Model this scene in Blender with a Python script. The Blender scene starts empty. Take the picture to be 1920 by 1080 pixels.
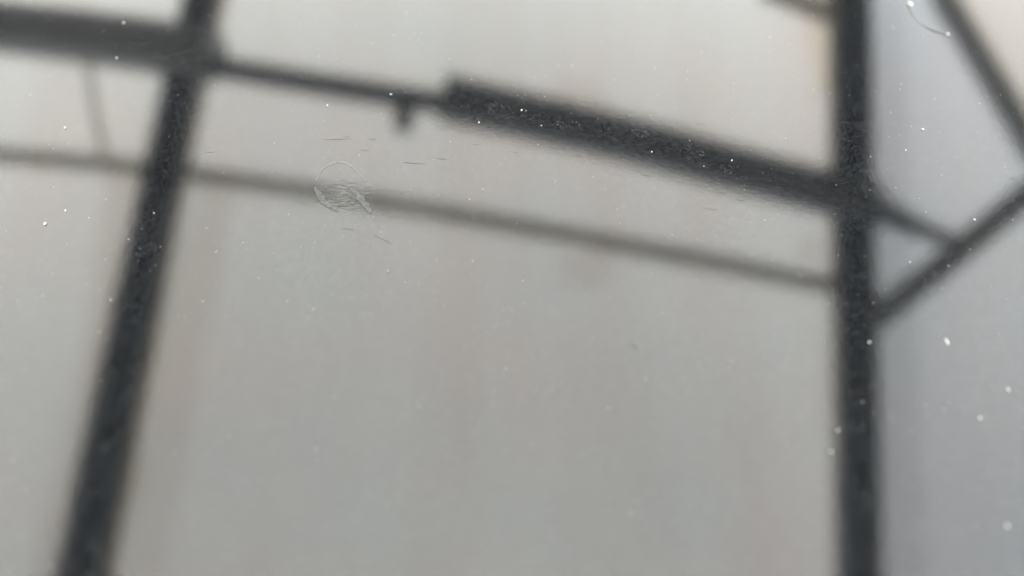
import bpy, bmesh, math, random
from mathutils import Vector, Matrix
random.seed(11)
R = math.radians
S = bpy.context.scene
COL = S.collection

# ------------------------------------------------------------------ camera
ALPHA = R(54)                 # how steeply the camera looks down on the sheet
D0 = 0.072                    # camera to sheet along its axis (m)
cd = bpy.data.cameras.new("camera"); cam = bpy.data.objects.new("camera", cd); COL.objects.link(cam)
cam.location = (0, -D0*math.cos(ALPHA), D0*math.sin(ALPHA))
cam.rotation_euler = (R(90) - ALPHA, 0, 0)
cd.sensor_width = 36; cd.lens = 26.7
cd.clip_start = 0.005; cd.clip_end = 6000
cd.dof.use_dof = True
cd.dof.focus_distance = 0.0815
cd.dof.aperture_fstop = 10.2
S.camera = cam

# ------------------------------------------------------------------ daylight: bright overcast
CLOUD_W = 16.9
SUN_EL, SUN_AZ = R(24), R(62)
w = bpy.data.worlds.new("World"); S.world = w; w.use_nodes = True
nt = w.node_tree; nt.nodes.clear()
def nd(nt, kind, **kw):
    n = nt.nodes.new(kind)
    for k, v in kw.items():
        if k in n.inputs: n.inputs[k].default_value = v
        else: setattr(n, k, v)
    return n
out = nd(nt, 'ShaderNodeOutputWorld'); bg = nd(nt, 'ShaderNodeBackground'); bg.inputs['Strength'].default_value = 0.1
sky = nd(nt, 'ShaderNodeTexSky'); sky.sky_type = 'NISHITA'; sky.sun_disc = False
sky.sun_elevation = SUN_EL; sky.sun_rotation = SUN_AZ; sky.dust_density = 3
tc = nd(nt, 'ShaderNodeTexCoord')
n1 = nd(nt, 'ShaderNodeTexNoise'); n1.inputs['Scale'].default_value = 2.2; n1.inputs['Detail'].default_value = 3; n1.noise_dimensions = '4D'; n1.inputs['W'].default_value = CLOUD_W
n2 = nd(nt, 'ShaderNodeTexNoise'); n2.inputs['Scale'].default_value = 5.0; n2.inputs['Detail'].default_value = 2
nt.links.new(tc.outputs['Generated'], n1.inputs['Vector']); nt.links.new(tc.outputs['Generated'], n2.inputs['Vector'])
cr = nd(nt, 'ShaderNodeValToRGB')
cr.color_ramp.elements[0].position = 0.30; cr.color_ramp.elements[0].color = (7.5, 7.55, 7.3, 1)
cr.color_ramp.elements[1].position = 0.70; cr.color_ramp.elements[1].color = (8.4, 8.3, 7.85, 1)
nt.links.new(n1.outputs['Fac'], cr.inputs['Fac'])
hue = nd(nt, 'ShaderNodeValToRGB')
hue.color_ramp.elements[0].position = 0.35; hue.color_ramp.elements[0].color = (1.025, 0.985, 0.975, 1)
hue.color_ramp.elements[1].position = 0.65; hue.color_ramp.elements[1].color = (0.98, 1.0, 1.0, 1)
nt.links.new(n2.outputs['Fac'], hue.inputs['Fac'])
mu = nd(nt, 'ShaderNodeMix'); mu.data_type = 'RGBA'; mu.blend_type = 'MULTIPLY'; mu.inputs[0].default_value = 1
nt.links.new(cr.outputs['Color'], mu.inputs[6]); nt.links.new(hue.outputs['Color'], mu.inputs[7])
mx = nd(nt, 'ShaderNodeMix'); mx.data_type = 'RGBA'; mx.inputs[0].default_value = 0.9
# the cloud layer is a little brighter round the veiled sun
sdir = Vector((math.sin(SUN_AZ)*math.cos(SUN_EL), math.cos(SUN_AZ)*math.cos(SUN_EL), math.sin(SUN_EL)))
dt = nd(nt, 'ShaderNodeVectorMath', operation='DOT_PRODUCT'); nt.links.new(tc.outputs['Generated'], dt.inputs[0]); dt.inputs[1].default_value = sdir
mxx = nd(nt, 'ShaderNodeMath', operation='MAXIMUM'); nt.links.new(dt.outputs['Value'], mxx.inputs[0]); mxx.inputs[1].default_value = 0
pw = nd(nt, 'ShaderNodeMath', operation='POWER'); nt.links.new(mxx.outputs[0], pw.inputs[0]); pw.inputs[1].default_value = 3
gl = nd(nt, 'ShaderNodeMath', operation='MULTIPLY_ADD'); nt.links.new(pw.outputs[0], gl.inputs[0]); gl.inputs[1].default_value = .12; gl.inputs[2].default_value = 1
sz = nd(nt, 'ShaderNodeSeparateXYZ'); nt.links.new(tc.outputs['Generated'], sz.inputs[0])      # paler towards the horizon
hz = nd(nt, 'ShaderNodeMath', operation='MULTIPLY_ADD'); nt.links.new(sz.outputs['Z'], hz.inputs[0]); hz.inputs[1].default_value = -.50; hz.inputs[2].default_value = 1.48
gh = nd(nt, 'ShaderNodeMath', operation='MULTIPLY'); nt.links.new(gl.outputs[0], gh.inputs[0]); nt.links.new(hz.outputs[0], gh.inputs[1])
sc_ = nd(nt, 'ShaderNodeVectorMath', operation='SCALE'); nt.links.new(mu.outputs[2], sc_.inputs[0]); nt.links.new(gh.outputs[0], sc_.inputs['Scale'])
nt.links.new(sky.outputs['Color'], mx.inputs[6]); nt.links.new(sc_.outputs[0], mx.inputs[7])
nt.links.new(mx.outputs[2], bg.inputs['Color']); nt.links.new(bg.outputs[0], out.inputs['Surface'])

sd = bpy.data.lights.new("sun", 'SUN'); sun = bpy.data.objects.new("sun", sd); COL.objects.link(sun)
sd.energy = 0.8; sd.angle = R(10); sd.color = (1.0, 0.96, 0.9)
sun.rotation_euler = sdir.to_track_quat('Z', 'Y').to_euler()
vs = S.view_settings
vs.view_transform = 'Standard'; vs.look = 'None'; vs.gamma = 1; vs.use_curve_mapping = False
vs.exposure = 2.57

# ------------------------------------------------------------------ helpers
def tag(o, label=None, cat=None, group=None, kind=None):
    if label: o['label'] = label
    if cat: o['category'] = cat
    if group: o['group'] = group
    if kind: o['kind'] = kind
    return o
def link(name, me, mat, parent=None, loc=None, smooth=True):
    o = bpy.data.objects.new(name, me); COL.objects.link(o)
    if mat and not me.materials: me.materials.append(mat)
    if smooth: me.polygons.foreach_set('use_smooth', [True]*len(me.polygons))
    if parent: o.parent = parent
    if loc is not None: o.location = loc
    return o
def empty(name, loc=(0, 0, 0)):
    o = bpy.data.objects.new(name, None); COL.objects.link(o); o.location = loc; o.empty_display_size = .01
    return o
def material(name):
    m = bpy.data.materials.new(name); m.use_nodes = True
    nt = m.node_tree; b = nt.nodes['Principled BSDF']
    return m, nt, b

RX, RY = 3.2, 3.6                       # the sheet is very slightly domed
def zs(x, y): return -(x*x/(2*RX) + y*y/(2*RY))
def nrm(x, y): return Vector((x/RX, y/RY, 1)).normalized()
FPX = 26.7/36*1920
FWD = Vector((0, math.cos(ALPHA), -math.sin(ALPHA))); UP = Vector((0, math.sin(ALPHA), math.cos(ALPHA))); RT = Vector((1, 0, 0))
C0 = Vector(cam.location)
def ray(px, py): return (FWD + RT*((px-960)/FPX) + UP*((540-py)/FPX))
def spot(px, py):                       # where on the sheet a mark lies
    d = ray(px, py); t = -C0.z/d.z
    for _ in range(6):
        p = C0 + d*t; t = (zs(p.x, p.y) - C0.z)/d.z
    return C0 + d*t
def scale_at(px, py):                   # metres on the sheet for one photo pixel, across the view
    p = spot(px, py); return (p-C0).dot(FWD)/FPX
# plane of the roof frame overhead, pitched, falling away from the sheet
PITCH = R(26)
RD = 2.25
_c = Vector((0, math.cos(ALPHA), math.sin(ALPHA)))*RD
PN = Vector((0, math.sin(PITCH), math.cos(PITCH)))       # its upward normal
def over(px, py, lift=0.0):             # point of the frame that is mirrored there
    p = spot(px, py); d = (p-C0).normalized(); n = nrm(p.x, p.y)
    r = d - 2*d.dot(n)*n
    q = _c + PN*lift
    return p + r*((q-p).dot(PN)/r.dot(PN))
def overscale(px, py): return ((over(px, py)-spot(px, py)).length + 0.08)/FPX

# ------------------------------------------------------------------ materials
def coat_material():
    m, nt, b = material("dark_gloss_paint")
    L = nt.links.new
    tc = nd(nt, 'ShaderNodeTexCoord'); P = tc.outputs['Object']
    b.inputs['IOR'].default_value = 1.8
    b.inputs['Roughness'].default_value = 0.05
    # fine dust film, in patches
    f = nd(nt, 'ShaderNodeTexNoise'); f.inputs['Scale'].default_value = 5300; f.inputs['Detail'].default_value = 2; L(P, f.inputs['Vector'])
    fr = nd(nt, 'ShaderNodeValToRGB'); fr.color_ramp.elements[0].position = .42; fr.color_ramp.elements[1].position = .70
    L(f.outputs['Fac'], fr.inputs['Fac'])
    v = nd(nt, 'ShaderNodeTexVoronoi'); v.inputs['Scale'].default_value = 2600; L(P, v.inputs['Vector'])
    vr = nd(nt, 'ShaderNodeMapRange'); vr.inputs['From Min'].default_value = .10; vr.inputs['From Max'].default_value = .25
    vr.inputs['To Min'].default_value = 1; vr.inputs['To Max'].default_value = 0; L(v.outputs['Distance'], vr.inputs['Value'])
    sel = nd(nt, 'ShaderNodeSeparateColor'); L(v.outputs['Color'], sel.inputs[0])
    sp = nd(nt, 'ShaderNodeMath', operation='POWER'); L(sel.outputs[0], sp.inputs[0]); sp.inputs[1].default_value = 7
    vm = nd(nt, 'ShaderNodeMath', operation='MULTIPLY'); L(vr.outputs[0], vm.inputs[0]); L(sp.outputs[0], vm.inputs[1])
    pt = nd(nt, 'ShaderNodeTexNoise'); pt.inputs['Scale'].default_value = 60; pt.inputs['Detail'].default_value = 3; L(P, pt.inputs['Vector'])
    pr = nd(nt, 'ShaderNodeMapRange'); pr.inputs['From Min'].default_value = .3; pr.inputs['From Max'].default_value = .7
    pr.inputs['To Min'].default_value = .85; pr.inputs['To Max'].default_value = 1.15; L(pt.outputs['Fac'], pr.inputs['Value'])
    # amount of dust as albedo
    a1 = nd(nt, 'ShaderNodeMath', operation='MULTIPLY'); L(fr.outputs['Color'], a1.inputs[0]); a1.inputs[1].default_value = .0108
    a2 = nd(nt, 'ShaderNodeMath', operation='MULTIPLY'); L(vm.outputs[0], a2.inputs[0]); a2.inputs[1].default_value = .05
    a3 = nd(nt, 'ShaderNodeMath', operation='ADD'); L(a1.outputs[0], a3.inputs[0]); L(a2.outputs[0], a3.inputs[1])
    g2 = nd(nt, 'ShaderNodeTexNoise'); g2.inputs['Scale'].default_value = 1500; g2.inputs['Detail'].default_value = 1; L(P, g2.inputs['Vector'])
    g3 = nd(nt, 'ShaderNodeMapRange'); g3.inputs['From Min'].default_value = .45; g3.inputs['From Max'].default_value = .75
    g3.inputs['To Max'].default_value = .0045; L(g2.outputs['Fac'], g3.inputs['Value'])
    a3b = nd(nt, 'ShaderNodeMath', operation='ADD'); L(a3.outputs[0], a3b.inputs[0]); L(g3.outputs[0], a3b.inputs[1])
    a4 = nd(nt, 'ShaderNodeMath', operation='MULTIPLY'); L(a3b.outputs[0], a4.inputs[0]); L(pr.outputs[0], a4.inputs[1])
    a5 = nd(nt, 'ShaderNodeMath', operation='ADD'); L(a4.outputs[0], a5.inputs[0]); a5.inputs[1].default_value = .0005
    cc = nd(nt, 'ShaderNodeCombineColor')
    for i, k in enumerate((.86, 1.0, 1.13)):
        q = nd(nt, 'ShaderNodeMath', operation='MULTIPLY'); L(a5.outputs[0], q.inputs[0]); q.inputs[1].default_value = k
        L(q.outputs[0], cc.inputs[i])
    L(cc.outputs[0], b.inputs['Base Color'])
    # orange peel, fine grit, and the rough patch left by a dried drop
    o1 = nd(nt, 'ShaderNodeTexNoise'); o1.inputs['Scale'].default_value = 900; o1.inputs['Detail'].default_value = 2; L(P, o1.inputs['Vector'])
    b1 = nd(nt, 'ShaderNodeBump'); b1.inputs['Strength'].default_value = 1; b1.inputs['Distance'].default_value = 0.8e-6
    L(o1.outputs['Fac'], b1.inputs['Height'])
    o2 = nd(nt, 'ShaderNodeTexNoise'); o2.inputs['Scale'].default_value = 4200; o2.inputs['Detail'].default_value = 2; L(P, o2.inputs['Vector'])
    b2 = nd(nt, 'ShaderNodeBump'); b2.inputs['Strength'].default_value = 1; b2.inputs['Distance'].default_value = 0.75e-6
    L(o2.outputs['Fac'], b2.inputs['Height']); L(b1.outputs[0], b2.inputs['Normal'])
    c = spot(648, 366)
    dist = nd(nt, 'ShaderNodeVectorMath', operation='DISTANCE'); L(P, dist.inputs[0]); dist.inputs[1].default_value = c
    mr = nd(nt, 'ShaderNodeMapRange'); mr.inputs['From Min'].default_value = .0008; mr.inputs['From Max'].default_value = .0034
    mr.inputs['To Min'].default_value = 1; mr.inputs['To Max'].default_value = 0; L(dist.outputs['Value'], mr.inputs['Value'])
    mp = nd(nt, 'ShaderNodeMapping'); mp.inputs['Scale'].default_value = (1400, 2600, 2000); L(P, mp.inputs['Vector'])
    o3 = nd(nt, 'ShaderNodeTexNoise'); o3.inputs['Scale'].default_value = 1; o3.inputs['Detail'].default_value = 3; L(mp.outputs[0], o3.inputs['Vector'])
    h3 = nd(nt, 'ShaderNodeMath', operation='MULTIPLY'); L(o3.outputs['Fac'], h3.inputs[0]); L(mr.outputs[0], h3.inputs[1])
    b3 = nd(nt, 'ShaderNodeBump'); b3.inputs['Strength'].default_value = 1; b3.inputs['Distance'].default_value = 0.9e-5
    L(h3.outputs[0], b3.inputs['Height']); L(b2.outputs[0], b3.inputs['Normal'])
    L(b3.outputs[0], b.inputs['Normal'])
    return m
M_PANEL = coat_material()
def plain(name, col, rough=.6, spec=.5, noise=None):
    m, nt, b = material(name); b.inputs['Roughness'].default_value = rough; b.inputs['Specular IOR Level'].default_value = spec
    if noise:
        sc, amt = noise
        n = nd(nt, 'ShaderNodeTexNoise'); n.inputs['Scale'].default_value = sc; n.inputs['Detail'].default_value = 4
        tc = nd(nt, 'ShaderNodeTexCoord'); nt.links.new(tc.outputs['Object'], n.inputs['Vector'])
        r = nd(nt, 'ShaderNodeValToRGB')
        r.color_ramp.elements[0].position = .3; r.color_ramp.elements[1].position = .7
        r.color_ramp.elements[0].color = tuple(c*(1-amt) for c in col)+(1,)
        r.color_ramp.elements[1].color = tuple(c*(1+amt) for c in col)+(1,)
        nt.links.new(n.outputs['Fac'], r.inputs['Fac']); nt.links.new(r.outputs['Color'], b.inputs['Base Color'])
    else: b.inputs['Base Color'].default_value = tuple(col)+(1,)
    return m
M_DARK = plain("black_painted_steel", (.018, .024, .036), .5, .3, (6, .35))
M_BEAM = plain("grey_painted_steel", (.13, .138, .145), .6, .3, (5, .2))
M_SLATE = plain("slate_painted_steel", (.075, .085, .10), .6, .3, (5, .2))
M_BROWN = plain("brown_grey_steel", (.22, .20, .16), .6, .3, (7, .3))
M_LIT_EDGE = plain("olive_lit_side", (.30, .26, .17), .6, .3, (7, .3))  # olive colour stands for the lit side of the rafters
M_GALV = plain("galvanised_steel", (.62, .60, .56), .5, .4, (9, .2))
M_GRIT = plain("pale_grit", (.38, .38, .37), .35, .6)
M_DULL = plain("dull_grit", (.12, .12, .117), .6, .4)
M_RESID = plain("mineral_residue", (.056, .058, .057), .8, .1, (3000, .35))
M_SCR = plain("scratch_dark", (.052, .052, .052), .9, 0)
M_FAINT = plain("faint_residue", (.050, .050, .049), .6, .8)
M_SCRL = plain("scratch_pale", (.042, .043, .044), .7, .2)
M_GROUND = plain("grey_concrete", (.30, .29, .27), .9, .2, (3, .2))
M_COL = M_BEAM
def sheet_mat(name, tr):
    m, nt, b = material(name); nt.nodes.remove(b)
    o = nt.nodes['Material Output']; a = nd(nt, 'ShaderNodeBsdfTransparent'); a.inputs['Color'].default_value = tr+(1,)
    g = nd(nt, 'ShaderNodeBsdfGlossy'); g.inputs['Roughness'].default_value = .1; x = nd(nt, 'ShaderNodeMixShader'); x.inputs[0].default_value = .03
    nt.links.new(a.outputs[0], x.inputs[1]); nt.links.new(g.outputs[0], x.inputs[2]); nt.links.new(x.outputs[0], o.inputs['Surface'])
    return m
def streaked(name, lo, hi, xs, seed):
    m = sheet_mat(name, hi); nt = m.node_tree; a = [n for n in nt.nodes if n.type == 'BSDF_TRANSPARENT'][0]
    tc = nd(nt, 'ShaderNodeTexCoord'); mp = nd(nt, 'ShaderNodeMapping'); mp.inputs['Scale'].default_value = (xs, .35, .35); mp.inputs['Location'].default_value = (seed, 0, 0)
    mp.inputs['Rotation'].default_value = (0, 0, R(9))
    n = nd(nt, 'ShaderNodeTexNoise'); n.inputs['Scale'].default_value = 1; n.inputs['Detail'].default_value = 3; r = nd(nt, 'ShaderNodeValToRGB')
    e = r.color_ramp.elements; e[0].position = .36; e[0].color = lo+(1,); e[1].position = .6; e[1].color = hi+(1,)
    nt.links.new(tc.outputs['Object'], mp.inputs['Vector']); nt.links.new(mp.outputs[0], n.inputs['Vector'])
    nt.links.new(n.outputs['Fac'], r.inputs['Fac']); nt.links.new(r.outputs['Color'], a.inputs['Color']); return m
M_SKY_STREAK = streaked("streaky_sky_tint", (.966, .950, .938), (.985, .985, .975), 4.5, 3.1)
M_SMOKE = streaked("smoke_tinted_sheet", (.815, .836, .863), (.858, .875, .897), 3.0, 7.7)
M_SKY_BAND = sheet_mat('pinkish_sky_tint', (.968, .947, .934))
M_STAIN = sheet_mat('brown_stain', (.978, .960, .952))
M_SHADE_STRIP = sheet_mat('rafter_shade_tint', (.94, .937, .935))  # shade beside the right rafter, put into a tint
M_CORNER_TINT = sheet_mat('corner_sky_tint', (.885, .87, .845))
M_YELLOW = sheet_mat("beige_sky_tint", (.97, .945, .88))

# ------------------------------------------------------------------ ground
GZ = -0.075
def grid_mesh(name, xs, ys, fz):
    me = bpy.data.meshes.new(name)
    v = [(x, y, fz(x, y)) for y in ys for x in xs]; n = len(xs)
    f = [(j*n+i, j*n+i+1, (j+1)*n+i+1, (j+1)*n+i) for j in range(len(ys)-1) for i in range(n-1)]
    me.from_pydata(v, [], f); return me
g = link("ground", grid_mesh("ground", [-3000, -40, -5, 5, 40, 3000], [-3000, -40, -5, 5, 40, 3000], lambda x, y: GZ), M_GROUND)
tag(g, kind='structure')

# ------------------------------------------------------------------ the glossy sheet
def sheet():
    root = empty("metal_panel")
    tag(root, 'dark glossy dusty metal panel mirroring an overcast sky and steel bars', 'metal panel')
    W, Hh, yo = 0.55, 0.42, 0.10
    xs = [-W + 2*W*i/60 for i in range(61)]; ys = [-Hh+yo + 2*Hh*j/48 for j in range(49)]
    me = grid_mesh("sheet", xs, ys, zs)
    o = link("sheet", me, M_PANEL, root)
    # turned-down edge, 4 cm deep
    me = bpy.data.meshes.new("folded_edge"); ring = []
    ring += [(x, ys[0]) for x in xs] + [(xs[-1], y) for y in ys[1:]] + [(x, ys[-1]) for x in xs[-2::-1]] + [(xs[0], y) for y in ys[-2:0:-1]]
    V = []; cx, cy = 0, yo
    for (x, y) in ring:
        for (k, dz) in ((1.0, 0), (1.004, -.001), (1.007, -.005), (1.007, None)):
            V.append((x*k, cy+(y-cy)*k, (zs(x, y)+dz) if dz is not None else GZ+.001))
    F = []; n = len(ring)
    for i in range(n):
        j = (i+1) % n
        for k in range(3): F.append((i*4+k, i*4+k+1, j*4+k+1, j*4+k))
    me.from_pydata(V, [], F)
    link("folded_edge", me, M_PANEL, root)
    return root
PANEL = sheet()

# ------------------------------------------------------------------ sweeps
def densify(pts, n=8):
    P = [Vector(p) for p in pts]
    if len(P) < 3:
        return [P[0].lerp(P[1], i/n) for i in range(n+1)]
    out = []
    for i in range(len(P)-1):
        p0 = P[i-1] if i else P[0]*2-P[1]; p1 = P[i]; p2 = P[i+1]; p3 = P[i+2] if i+2 < len(P) else P[-1]*2-P[-2]
        for k in range(n):
            t = k/n
            out.append(.5*((2*p1)+(p2-p0)*t+(2*p0-5*p1+4*p2-p3)*t*t+(3*p1-p0-3*p2+p3)*t**3))
    out.append(P[-1]); return out
def section(pts, w, h, up, bevel=.12, widths=None):
    """box section with eased corners swept along points"""
    me = bpy.data.meshes.new("bar"); V = []; F = []; n = len(pts)
    for i, p in enumerate(pts):
        t = (pts[min(i+1, n-1)] - pts[max(i-1, 0)]).normalized()
        s = t.cross(up).normalized(); u = s.cross(t).normalized()
        ww = w if widths is None else widths[0] + (widths[1]-widths[0])*i/(n-1)
        b = bevel*min(ww, h)
        for (a, c) in ((ww/2-b, h/2), (ww/2, h/2-b), (ww/2, -h/2+b), (ww/2-b, -h/2), (-ww/2+b, -h/2), (-ww/2, -h/2+b), (-ww/2, h/2-b), (-ww/2+b, h/2)):
            V.append(p + s*a + u*c)
    for i in range(n-1):
        for k in range(8):
            l = (k+1) % 8
            F.append((i*8+k, i*8+l, (i+1)*8+l, (i+1)*8+k))
    F.append(tuple(range(7, -1, -1))); F.append(tuple((n-1)*8+k for k in range(8)))
    me.from_pydata([tuple(v) for v in V], [], F); return me
def tube(pts, r, seg=10, flat=1.0, radii=None, up=Vector((0, 0, 1))):
    me = bpy.data.meshes.new("tube"); V = []; F = []; n = len(pts)
    for i, p in enumerate(pts):
        t = (pts[min(i+1, n-1)] - pts[max(i-1, 0)]).normalized(); s = t.cross(up).normalized(); u = s.cross(t).normalized()
        rr = r if radii is None else radii[i]
        for k in range(seg):
            a = 2*math.pi*k/seg; V.append(tuple(p + s*(rr*math.cos(a)) + u*(rr*flat*math.sin(a))))
    for i in range(n-1):
        for k in range(seg):
            l = (k+1) % seg; F.append((i*seg+k, i*seg+l, (i+1)*seg+l, (i+1)*seg+k))
    F.append(tuple(range(seg-1, -1, -1))); F.append(tuple((n-1)*seg+k for k in range(seg)))
    me.from_pydata(V, [], F); return me

# ------------------------------------------------------------------ roof frame overhead, seen only as its mirror image
FR = empty("roof_frame", tuple(_c))
tag(FR, 'open steel roof frame whose dark bars are mirrored in the panel', 'roof frame')
def bar(name, px, wpx, lift, mat, depth=None, widths=None, n=8, ext=None):
    pts = densify([over(x, y, lift) for (x, y) in px], n)
    if ext:                                             # carry the bar on past the edge of the view
        a, b = ext
        if a: pts.insert(0, pts[0] + (pts[0]-pts[1]).normalized()*a)
        if b: pts.append(pts[-1] + (pts[-1]-pts[-2]).normalized()*b)
    k = overscale(*px[len(px)//2])
    w = wpx*k
    ws = (widths[0]*overscale(*px[0]), widths[1]*overscale(*px[-1])) if widths else None
    me = section([p-_c for p in pts], w, depth or w*.9, PN, widths=ws)
    return link(name, me, mat, FR, smooth=False)
bar("rafter", [(386, -20), (310, 330), (245, 640), (150, 1110)], 72, 0, M_DARK, widths=(54, 70), ext=(.5, .5))
bar("rafter", [(1592, -20), (1597, 330), (1604, 640), (1610, 1110)], 68, 0, M_DARK, widths=(60, 60), ext=(.5, .5))
bar("rafter_lit_edge", [(417, -20), (342, 330), (283, 640), (195, 1110)], 20, .02, M_LIT_EDGE, ext=(.5, .5))  # added strips along the rafters, coloured as their lit side
bar("rafter_lit_edge", [(1561, -20), (1566, 330), (1573, 640), (1580, 1110)], 16, .02, M_LIT_EDGE, ext=(.5, .5))
bar("tie_beam", [(-60, 44), (180, 72), (402, 104)], 76, -.08, M_BEAM, ext=(.9, 0))
bar("tie_rod", [(380, 122), (600, 158), (850, 197)], 36, -.07, M_DARK)
bar("tie_beam", [(832, 184), (1150, 256), (1400, 322), (1636, 384)], 74, -.08, M_SLATE, widths=(76, 64))
bar("purlin", [(-60, 287), (280, 318), (760, 388), (1160, 459), (1600, 545)], 34, .09, M_GALV, ext=(.9, 0))
bar("brace", [(1760, -20), (1838, 110), (1950, 300)], 34, -.02, M_BEAM)
bar("brace", [(1630, 606), (1780, 485), (1960, 335)], 38, -.05, M_BEAM)
bar("gusset_bar", [(1610, 380), (1655, 396), (1715, 425), (1795, 455)], 26, -.06, M_SLATE, widths=(60, 16))
bar("hanger", [(758, 200), (757, 243)], 32, -.05, M_DARK)
bar("flat_bar", [(1430, -22), (1500, 4), (1572, 34)], 30, -.04, M_BROWN)
bar("flex_conduit", [(166, 100), (176, 190), (198, 300)], 10, .03, M_GALV)
# posts that carry the frame, outside the mirrored view
for (px, py) in ((-900, 20), (2500, 300), (-400, 1500), (2300, 1500)):
    p = over(px, py)
    q = Vector((p.x, p.y, GZ+.001))
    link("post", section([q-_c, (q+p)/2-_c, p-_c], .09, .09, Vector((0, 1, 0))), M_COL, FR, smooth=False)

def sheet_poly(name, px, lift, mat, th=.004):
    P = [over(x, y, lift)-_c for (x, y) in px]; n = len(P)
    V = [tuple(p) for p in P] + [tuple(p+PN*th) for p in P]
    F = [tuple(range(n-1, -1, -1)), tuple(range(n, 2*n))] + [(i, (i+1) % n, n+(i+1) % n, n+i) for i in range(n)]
    me = bpy.data.meshes.new(name); me.from_pydata(V, [], F); return link(name, me, mat, FR, smooth=False)
sheet_poly("sky_tint_sheet", [(1600, -60), (1738, -60), (1845, 112), (1950, 300), (2120, 420), (2160, 1180), (1612, 1180)], .06, M_SMOKE)  # greyish tint laid over the right bay
sheet_poly("sky_tint_sheet", [(-900, -120), (376, -120), (300, 330), (238, 640), (140, 1180), (-900, 1180)], .06, M_SKY_STREAK)  # added sheets; their streaky tint varies the mirrored sky's brightness
sheet_poly("sky_tint_sheet", [(390, -120), (1585, -120), (1590, 330), (1598, 640), (1604, 1180), (150, 1180), (252, 640), (315, 330)], .06, M_SKY_STREAK)
sheet_poly("sky_tint_band", [(205, 330), (262, 330), (215, 640), (110, 1180), (30, 1180), (165, 640)], .08, M_SKY_BAND)  # added strips that tint pinkish bands into the mirrored sky
sheet_poly("sky_tint_band", [(370, 330), (445, 330), (380, 640), (290, 1180), (190, 1180), (300, 640)], .08, M_SKY_BAND)
sheet_poly("sky_tint_band", [(1512, -120), (1585, -120), (1585, 120), (1535, 190), (1512, 60)], .08, M_YELLOW)  # added patch, warms the mirrored sky beside the right rafter
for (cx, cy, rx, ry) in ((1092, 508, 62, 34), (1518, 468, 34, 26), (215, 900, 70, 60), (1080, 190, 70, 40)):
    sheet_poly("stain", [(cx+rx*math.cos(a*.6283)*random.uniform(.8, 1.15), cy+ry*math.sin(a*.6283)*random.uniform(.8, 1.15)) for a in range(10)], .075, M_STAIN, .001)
sheet_poly("sky_tint_sheet", [(1742, -60), (2200, -200), (2200, 412), (2126, 412), (1958, 296), (1850, 110)], .06, M_CORNER_TINT)  # added sheet, dims the bright open sky in this corner

sheet_poly("shade_strip", [(1600, -60), (1690, -60), (1700, 400), (1725, 800), (1740, 1180), (1612, 1180)], .08, M_SHADE_STRIP)  # added strip, paints the darker shade zone right of the rafter

# ------------------------------------------------------------------ dust, drops, scratches
def blob(px, py, w, h=None, rot=0, tall=.5, seed=0, mat=M_GRIT, name="dust_grain"):
    """an uneven crumb sitting on the sheet; w, h in photo pixels"""
    rnd = random.Random(seed*7+int(px)); h = h or w
    p = spot(px, py); k = scale_at(px, py); n = nrm(p.x, p.y)
    fs = 1/abs(((p-C0).normalized()).dot(n))            # the sheet is seen foreshortened
    bm = bmesh.new(); bmesh.ops.create_icosphere(bm, subdivisions=2, radius=.5)
    q = .50 if py < 520 else .54; ca, sa = math.cos(rot), math.sin(rot)
    for v in bm.verts:
        j = 1 + rnd.uniform(-.14, .14)
        x, y, z = v.co.x*w*k*j*q, v.co.y*h*k*j*q*fs, v.co.z*min(w, h)*k*tall*j
        v.co = (x*ca-y*sa, (x*sa+y*ca)*1.0, z + min(w, h)*k*tall*.35)
    me = bpy.data.meshes.new(name); bm.to_mesh(me); bm.free()
    o = link(name, me, mat, None, p); return o
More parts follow.
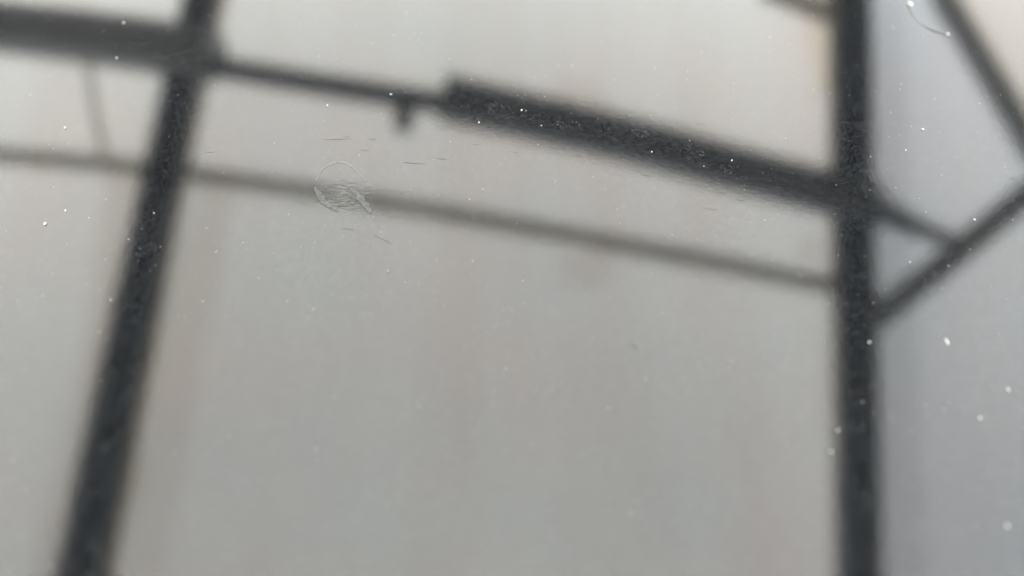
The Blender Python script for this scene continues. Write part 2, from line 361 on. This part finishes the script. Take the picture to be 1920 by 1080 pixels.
SP = [ # x, y, w, h, rot, mat, label
 (1775, 641, 6, 19, .15, 'G', 'bright white rice-shaped grain on the grey right side of the panel'),
 (1888, 987, 7, 9, 0, 'G', 'blurred white grain near the bottom right corner of the panel'),
 (1829, 985, 5, 6, 0, 'D', 'faint blurred grain just left of the bottom right white grain'),
 (1890, 731, 6, 9, .3, 'G', 'white wedge grain, left one of a close pair near right edge'),
 (1905, 737, 5, 7, .2, 'D', 'duller grain, right one of a close pair near right edge'),
 (1837, 784, 7, 8, -.4, 'G', 'white chip below and left of the close pair near right edge'),
 (1770, 768, 5, 6, 0, 'D', 'dull grain low on the grey right side, left of a white chip'),
 (1730, 243, 8, 5, -.4, 'G', 'white speck inside the upper grey bay right of the upright bar'),
 (1698, 282, 4, 4, 0, 'G', 'small speck below left of the speck in the upper grey bay'),
 (1630, 642, 7, 5, -.5, 'G', 'white chip on the right edge of the right upright bar'),
 (1571, 807, 4, 10, -.6, 'G', 'slanting pale sliver on the left edge of the right upright bar'),
 (1558, 847, 5, 8, 0, 'G', 'blurred pale grain left of the right upright bar'),
 (1617, 754, 4, 7, 0, 'D', 'dull grain within the right upright bar, low down'),
 (788, 764, 5, 5, 0, 'D', 'lone blurred round grain in the lower middle of the panel'),
 (1195, 941, 5, 5, 0, 'D', 'lone blurred round grain near the bottom centre right'),
 (727, 509, 6, 12, .3, 'D', 'pale smudge grain below the thin middle bar'),
 (85, 420, 7, 8, 0, 'G', 'bright cream grain at the left under the thin middle bar'),
 (123, 395, 4, 7, .1, 'G', 'small grain above right of the cream grain at the left'),
 (207, 563, 4, 8, -.1, 'D', 'elongated pale grain left of the left slanting bar'),
 (289, 400, 6, 5, .4, 'D', 'pale grain on the left slanting bar below the bar crossing'),
 (122, 240, 5, 5, 0, 'G', 'white speck between the two bars at far left'),
 (232, 43, 4, 5, 0, 'G', 'white speck on the upper edge of the top left beam'),
 (219, 109, 4, 4, 0, 'G', 'white speck on the lower edge of the top left beam'),
 (733, 177, 9, 3, -.3, 'G', 'bright white dash on the thin upper bar'),
 (978, 207, 5, 5, -.6, 'G', 'white speck on the thick beam near its left end'),
 (898, 230, 5, 4, -.4, 'G', 'white speck on the lower edge of the thick beam, left end'),
 (1015, 236, 7, 4, -.3, 'D', 'dull curled fleck in the middle of the thick beam'),
 (1222, 285, 4, 4, 0, 'G', 'white speck at the middle of the thick beam, low side'),
 (1372, 301, 4, 6, -.5, 'G', 'white speck on the thick beam, right half'),
 (1827, 412, 8, 4, -.2, 'G', 'small white crescent beside the lower right brace'),
 (1706, 492, 4, 4, 0, 'G', 'white speck inside the small grey triangle by the brace'),
 (614, 198, 4, 4, 0, 'G', 'white speck under the thin upper bar at left centre'),
]
for i, (x, y, ww, hh, rot, mt, lab) in enumerate(SP):
    o = blob(x, y, ww, hh, rot, seed=i, mat=M_GRIT if mt == 'G' else M_DULL)
    tag(o, lab, 'dust grain', 'larger dust grains on the panel')

# fibre with two beads, top right
fib = [(1707, 8), (1708, 20), (1714, 32), (1722, 42), (1735, 49), (1752, 58), (1766, 62), (1777, 66)]
root = empty("lint_fibre", tuple(spot(1740, 45)))
tag(root, 'thin pale curved fibre with a white bead at each end, top right corner', 'fibre')
base = spot(1740, 45)
pts = densify([spot(x, y)+Vector((0, 0, 6e-5)) for x, y in fib], 4)
k = scale_at(1740, 40)
rad = []
for i in range(len(pts)):
    t = i/(len(pts)-1); rad.append(k*.8*(.7+.45*math.sin(t*9+1)))
link("strand", tube([p-base for p in pts], k, 6, radii=rad), M_SCRL if False else plain("pale_lint", (.14, .14, .135), .6, .3), root)
for (x, y, ww, hh) in ((1706, 9, 12, 11), (1777, 65, 9, 6)):
    o = blob(x, y, ww, hh, .2, seed=x, name="bead"); o.parent = root; o.location = Vector(o.location)-base

# ring left by a dried drop
root = empty("water_spot", tuple(spot(642, 352))); base = spot(642, 352)
tag(root, 'faint broken oval ring of a dried water drop across the thin bar', 'water spot')
def arc(px, wid, mat, name="residue_arc", seed=1):
    rnd = random.Random(seed)
    pts = densify([spot(x, y)+Vector((0, 0, 8e-6)) for x, y in px], 10); k = scale_at(*px[0]); n = len(pts)
    rad = [k*wid/2*(.25+.75*math.sin(math.pi*min(max(i/(n-1), .02), .98)))*rnd.uniform(.65, 1.35) for i in range(n)]
    return link(name, tube([p-base for p in pts], k, 8, flat=.12, radii=rad), mat, root)
arc([(590, 350), (596, 362), (605, 376), (616, 386), (632, 396)], 13, M_RESID, seed=1)
arc([(655, 352), (668, 364), (680, 378), (690, 392), (696, 400)], 13, M_RESID, seed=2)
arc([(592, 340), (602, 320), (622, 307), (645, 305), (665, 318), (684, 340)], 3.5, M_FAINT, seed=3)
0 and arc([(640, 392), (655, 398), (672, 397), (686, 394)], 3, M_RESID, seed=4)
# crackled crumbs inside the ring
rnd = random.Random(5); bmV = []; bmF = []
for i in range(170):
    a = rnd.uniform(0, 6.283); rr = math.sqrt(rnd.random())
    x, y = 648+52*rr*math.cos(a), 372+24*rr*math.sin(a) + .12*(52*rr*math.cos(a))
    if not (352 < y-(x-648)*.15 < 394): continue
    p = spot(x, y)-base+Vector((0, 0, 1.0e-5)); k = scale_at(x, y); l = rnd.uniform(2, 6)*k; ww = rnd.uniform(.5, 1.2)*k; an = rnd.uniform(-.5, .3)
    d = Vector((math.cos(an), math.sin(an), 0)); e = Vector((-d.y, d.x, 0)); b0 = len(bmV)
    for q in (p-d*l/2, p-e*ww/2, p+d*l/2, p+e*ww/2, p+Vector((0, 0, ww*.3))): bmV.append(tuple(q))
    bmF += [(b0, b0+1, b0+4), (b0+1, b0+2, b0+4), (b0+2, b0+3, b0+4), (b0+3, b0, b0+4)]
me = bpy.data.meshes.new("residue_crumbs"); me.from_pydata(bmV, [], bmF)
tag(link("residue_crumbs", me, M_RESID, root), kind='stuff')

# hairline scratches in the paint: parts of the panel
SCR = [ ([(607, 261), (630, 261.5), (657, 260)], 1.5, 0), ([(643, 256), (656, 256)], 1.0, 0), ([(692, 261), (706, 262)], 1.0, 0), ([(675, 281), (692, 282)], 1.0, 0),
 ([(755, 304), (775, 306), (797, 307.5)], 1.5, 0), ([(817, 297), (840, 299)], 1.4, 0), ([(884, 270), (902, 271)], 1.1, 0), ([(958, 284), (972, 286)], 1.1, 0),
 ([(1205, 328), (1222, 331)], 1.3, 0), ([(1240, 330), (1262, 336)], 1.1, 0), ([(1322, 390), (1345, 394)], 1.1, 0), ([(1345, 360), (1362, 364)], 1.1, 0), ([(1375, 372), (1398, 377)], 1.1, 0),
 ([(1178, 640), (1190, 650), (1200, 660)], 2.0, 0), ([(640, 428), (664, 431)], 1.6, 0), ([(385, 286), (404, 285)], 1.3, 0),
 ([(240, 79), (262, 83), (285, 79)], 1.2, 1), ([(962, 411), (980, 419), (1001, 421)], 2.2, 1), ([(1155, 221), (1178, 222), (1180, 217)], 1.4, 1), ([(1208, 294), (1225, 300)], 1.4, 1),
 ([(1306, 232), (1322, 233)], 1.3, 1), ([(1893, 334), (1906, 337)], 1.6, 0), ([(700, 440), (735, 457)], 1.6, 0), ([(1000, 440), (1004, 442)], 2.6, 1) ]
for pl, ww, pale in SCR:
    k = scale_at(*pl[0]); pts = densify([spot(x, y)+Vector((0, 0, 2e-6)) for x, y in pl], 6); n = len(pts)
    rad = [k*ww*.32*(.2+.8*math.sin(math.pi*min(max(i/(n-1), .03), .97)))*random.uniform(.6, 1.25) for i in range(n)]
    link("scratch", tube(pts, k, 6, flat=.15, radii=rad), M_SCRL if pale else M_SCR, PANEL)
# faint patches of dried residue on the thick bar, each a scatter of tiny crusts
for (cx, cy, rx, ry, n) in ((1200, 249, 16, 8, 40), (938, 208, 26, 14, 70), (1052, 233, 12, 5, 20), (1287, 275, 8, 5, 16), (1314, 288, 8, 5, 16), (1040, 226, 60, 12, 50), (1400, 325, 60, 12, 40)):
    base2 = spot(cx, cy); k = scale_at(cx, cy); V = []; F = []
    for _ in range(n):
        a = random.uniform(0, 6.283); q = random.uniform(.5, 1.05)
        p = spot(cx+rx*q*math.cos(a), cy+ry*q*math.sin(a)+.22*rx*q*math.cos(a))-base2+Vector((0, 0, 1e-6))
        l = random.uniform(1, 4.5)*k; ww = random.uniform(.5, 1.1)*k; an = random.uniform(-.9, .5)
        d = Vector((math.cos(an), math.sin(an), 0)); e = Vector((-d.y, d.x, 0)); b0 = len(V)
        for v in (p-d*l/2, p-e*ww/2, p+d*l/2, p+e*ww/2, p+Vector((0, 0, ww*.3))): V.append(tuple(v))
        F += [(b0, b0+1, b0+4), (b0+1, b0+2, b0+4), (b0+2, b0+3, b0+4), (b0+3, b0, b0+4)]
    me = bpy.data.meshes.new("residue_patch"); me.from_pydata(V, [], F)
    tag(link("residue_patch", me, M_SCRL, PANEL, base2), kind='stuff')

# fine dust all over: one object
rnd = random.Random(3); V = []; F = []; OCT = [(0, 1, 4), (1, 2, 4), (2, 3, 4), (3, 0, 4)]
for i in range(5500):
    x = rnd.uniform(-.085, .085); y = rnd.uniform(-.05, .09)
    r = 8e-6 + 2.2e-5*rnd.random()**5*3
    if i >= 5000: x = rnd.uniform(.024, .07); y = rnd.uniform(-.03, .03); r = 1.2e-5 + 2.4e-5*rnd.random()**2
    z = zs(x, y); b0 = len(V); a = rnd.uniform(0, 1.5)
    for k in range(4):
        rr = r*rnd.uniform(.6, 1.3); V.append((x+rr*math.cos(a+k*1.57), y+rr*math.sin(a+k*1.57), z))
    V.append((x, y, z+r*.8)); F += [tuple(b0+q for q in f) for f in OCT]
me = bpy.data.meshes.new("fine_dust"); me.from_pydata(V, [], F)
d = link("fine_dust", me, plain("fine_dust", (.22, .22, .21), .6, .4), None)
tag(d, 'fine pale dust sprinkled all over the glossy panel', 'dust', kind='stuff')
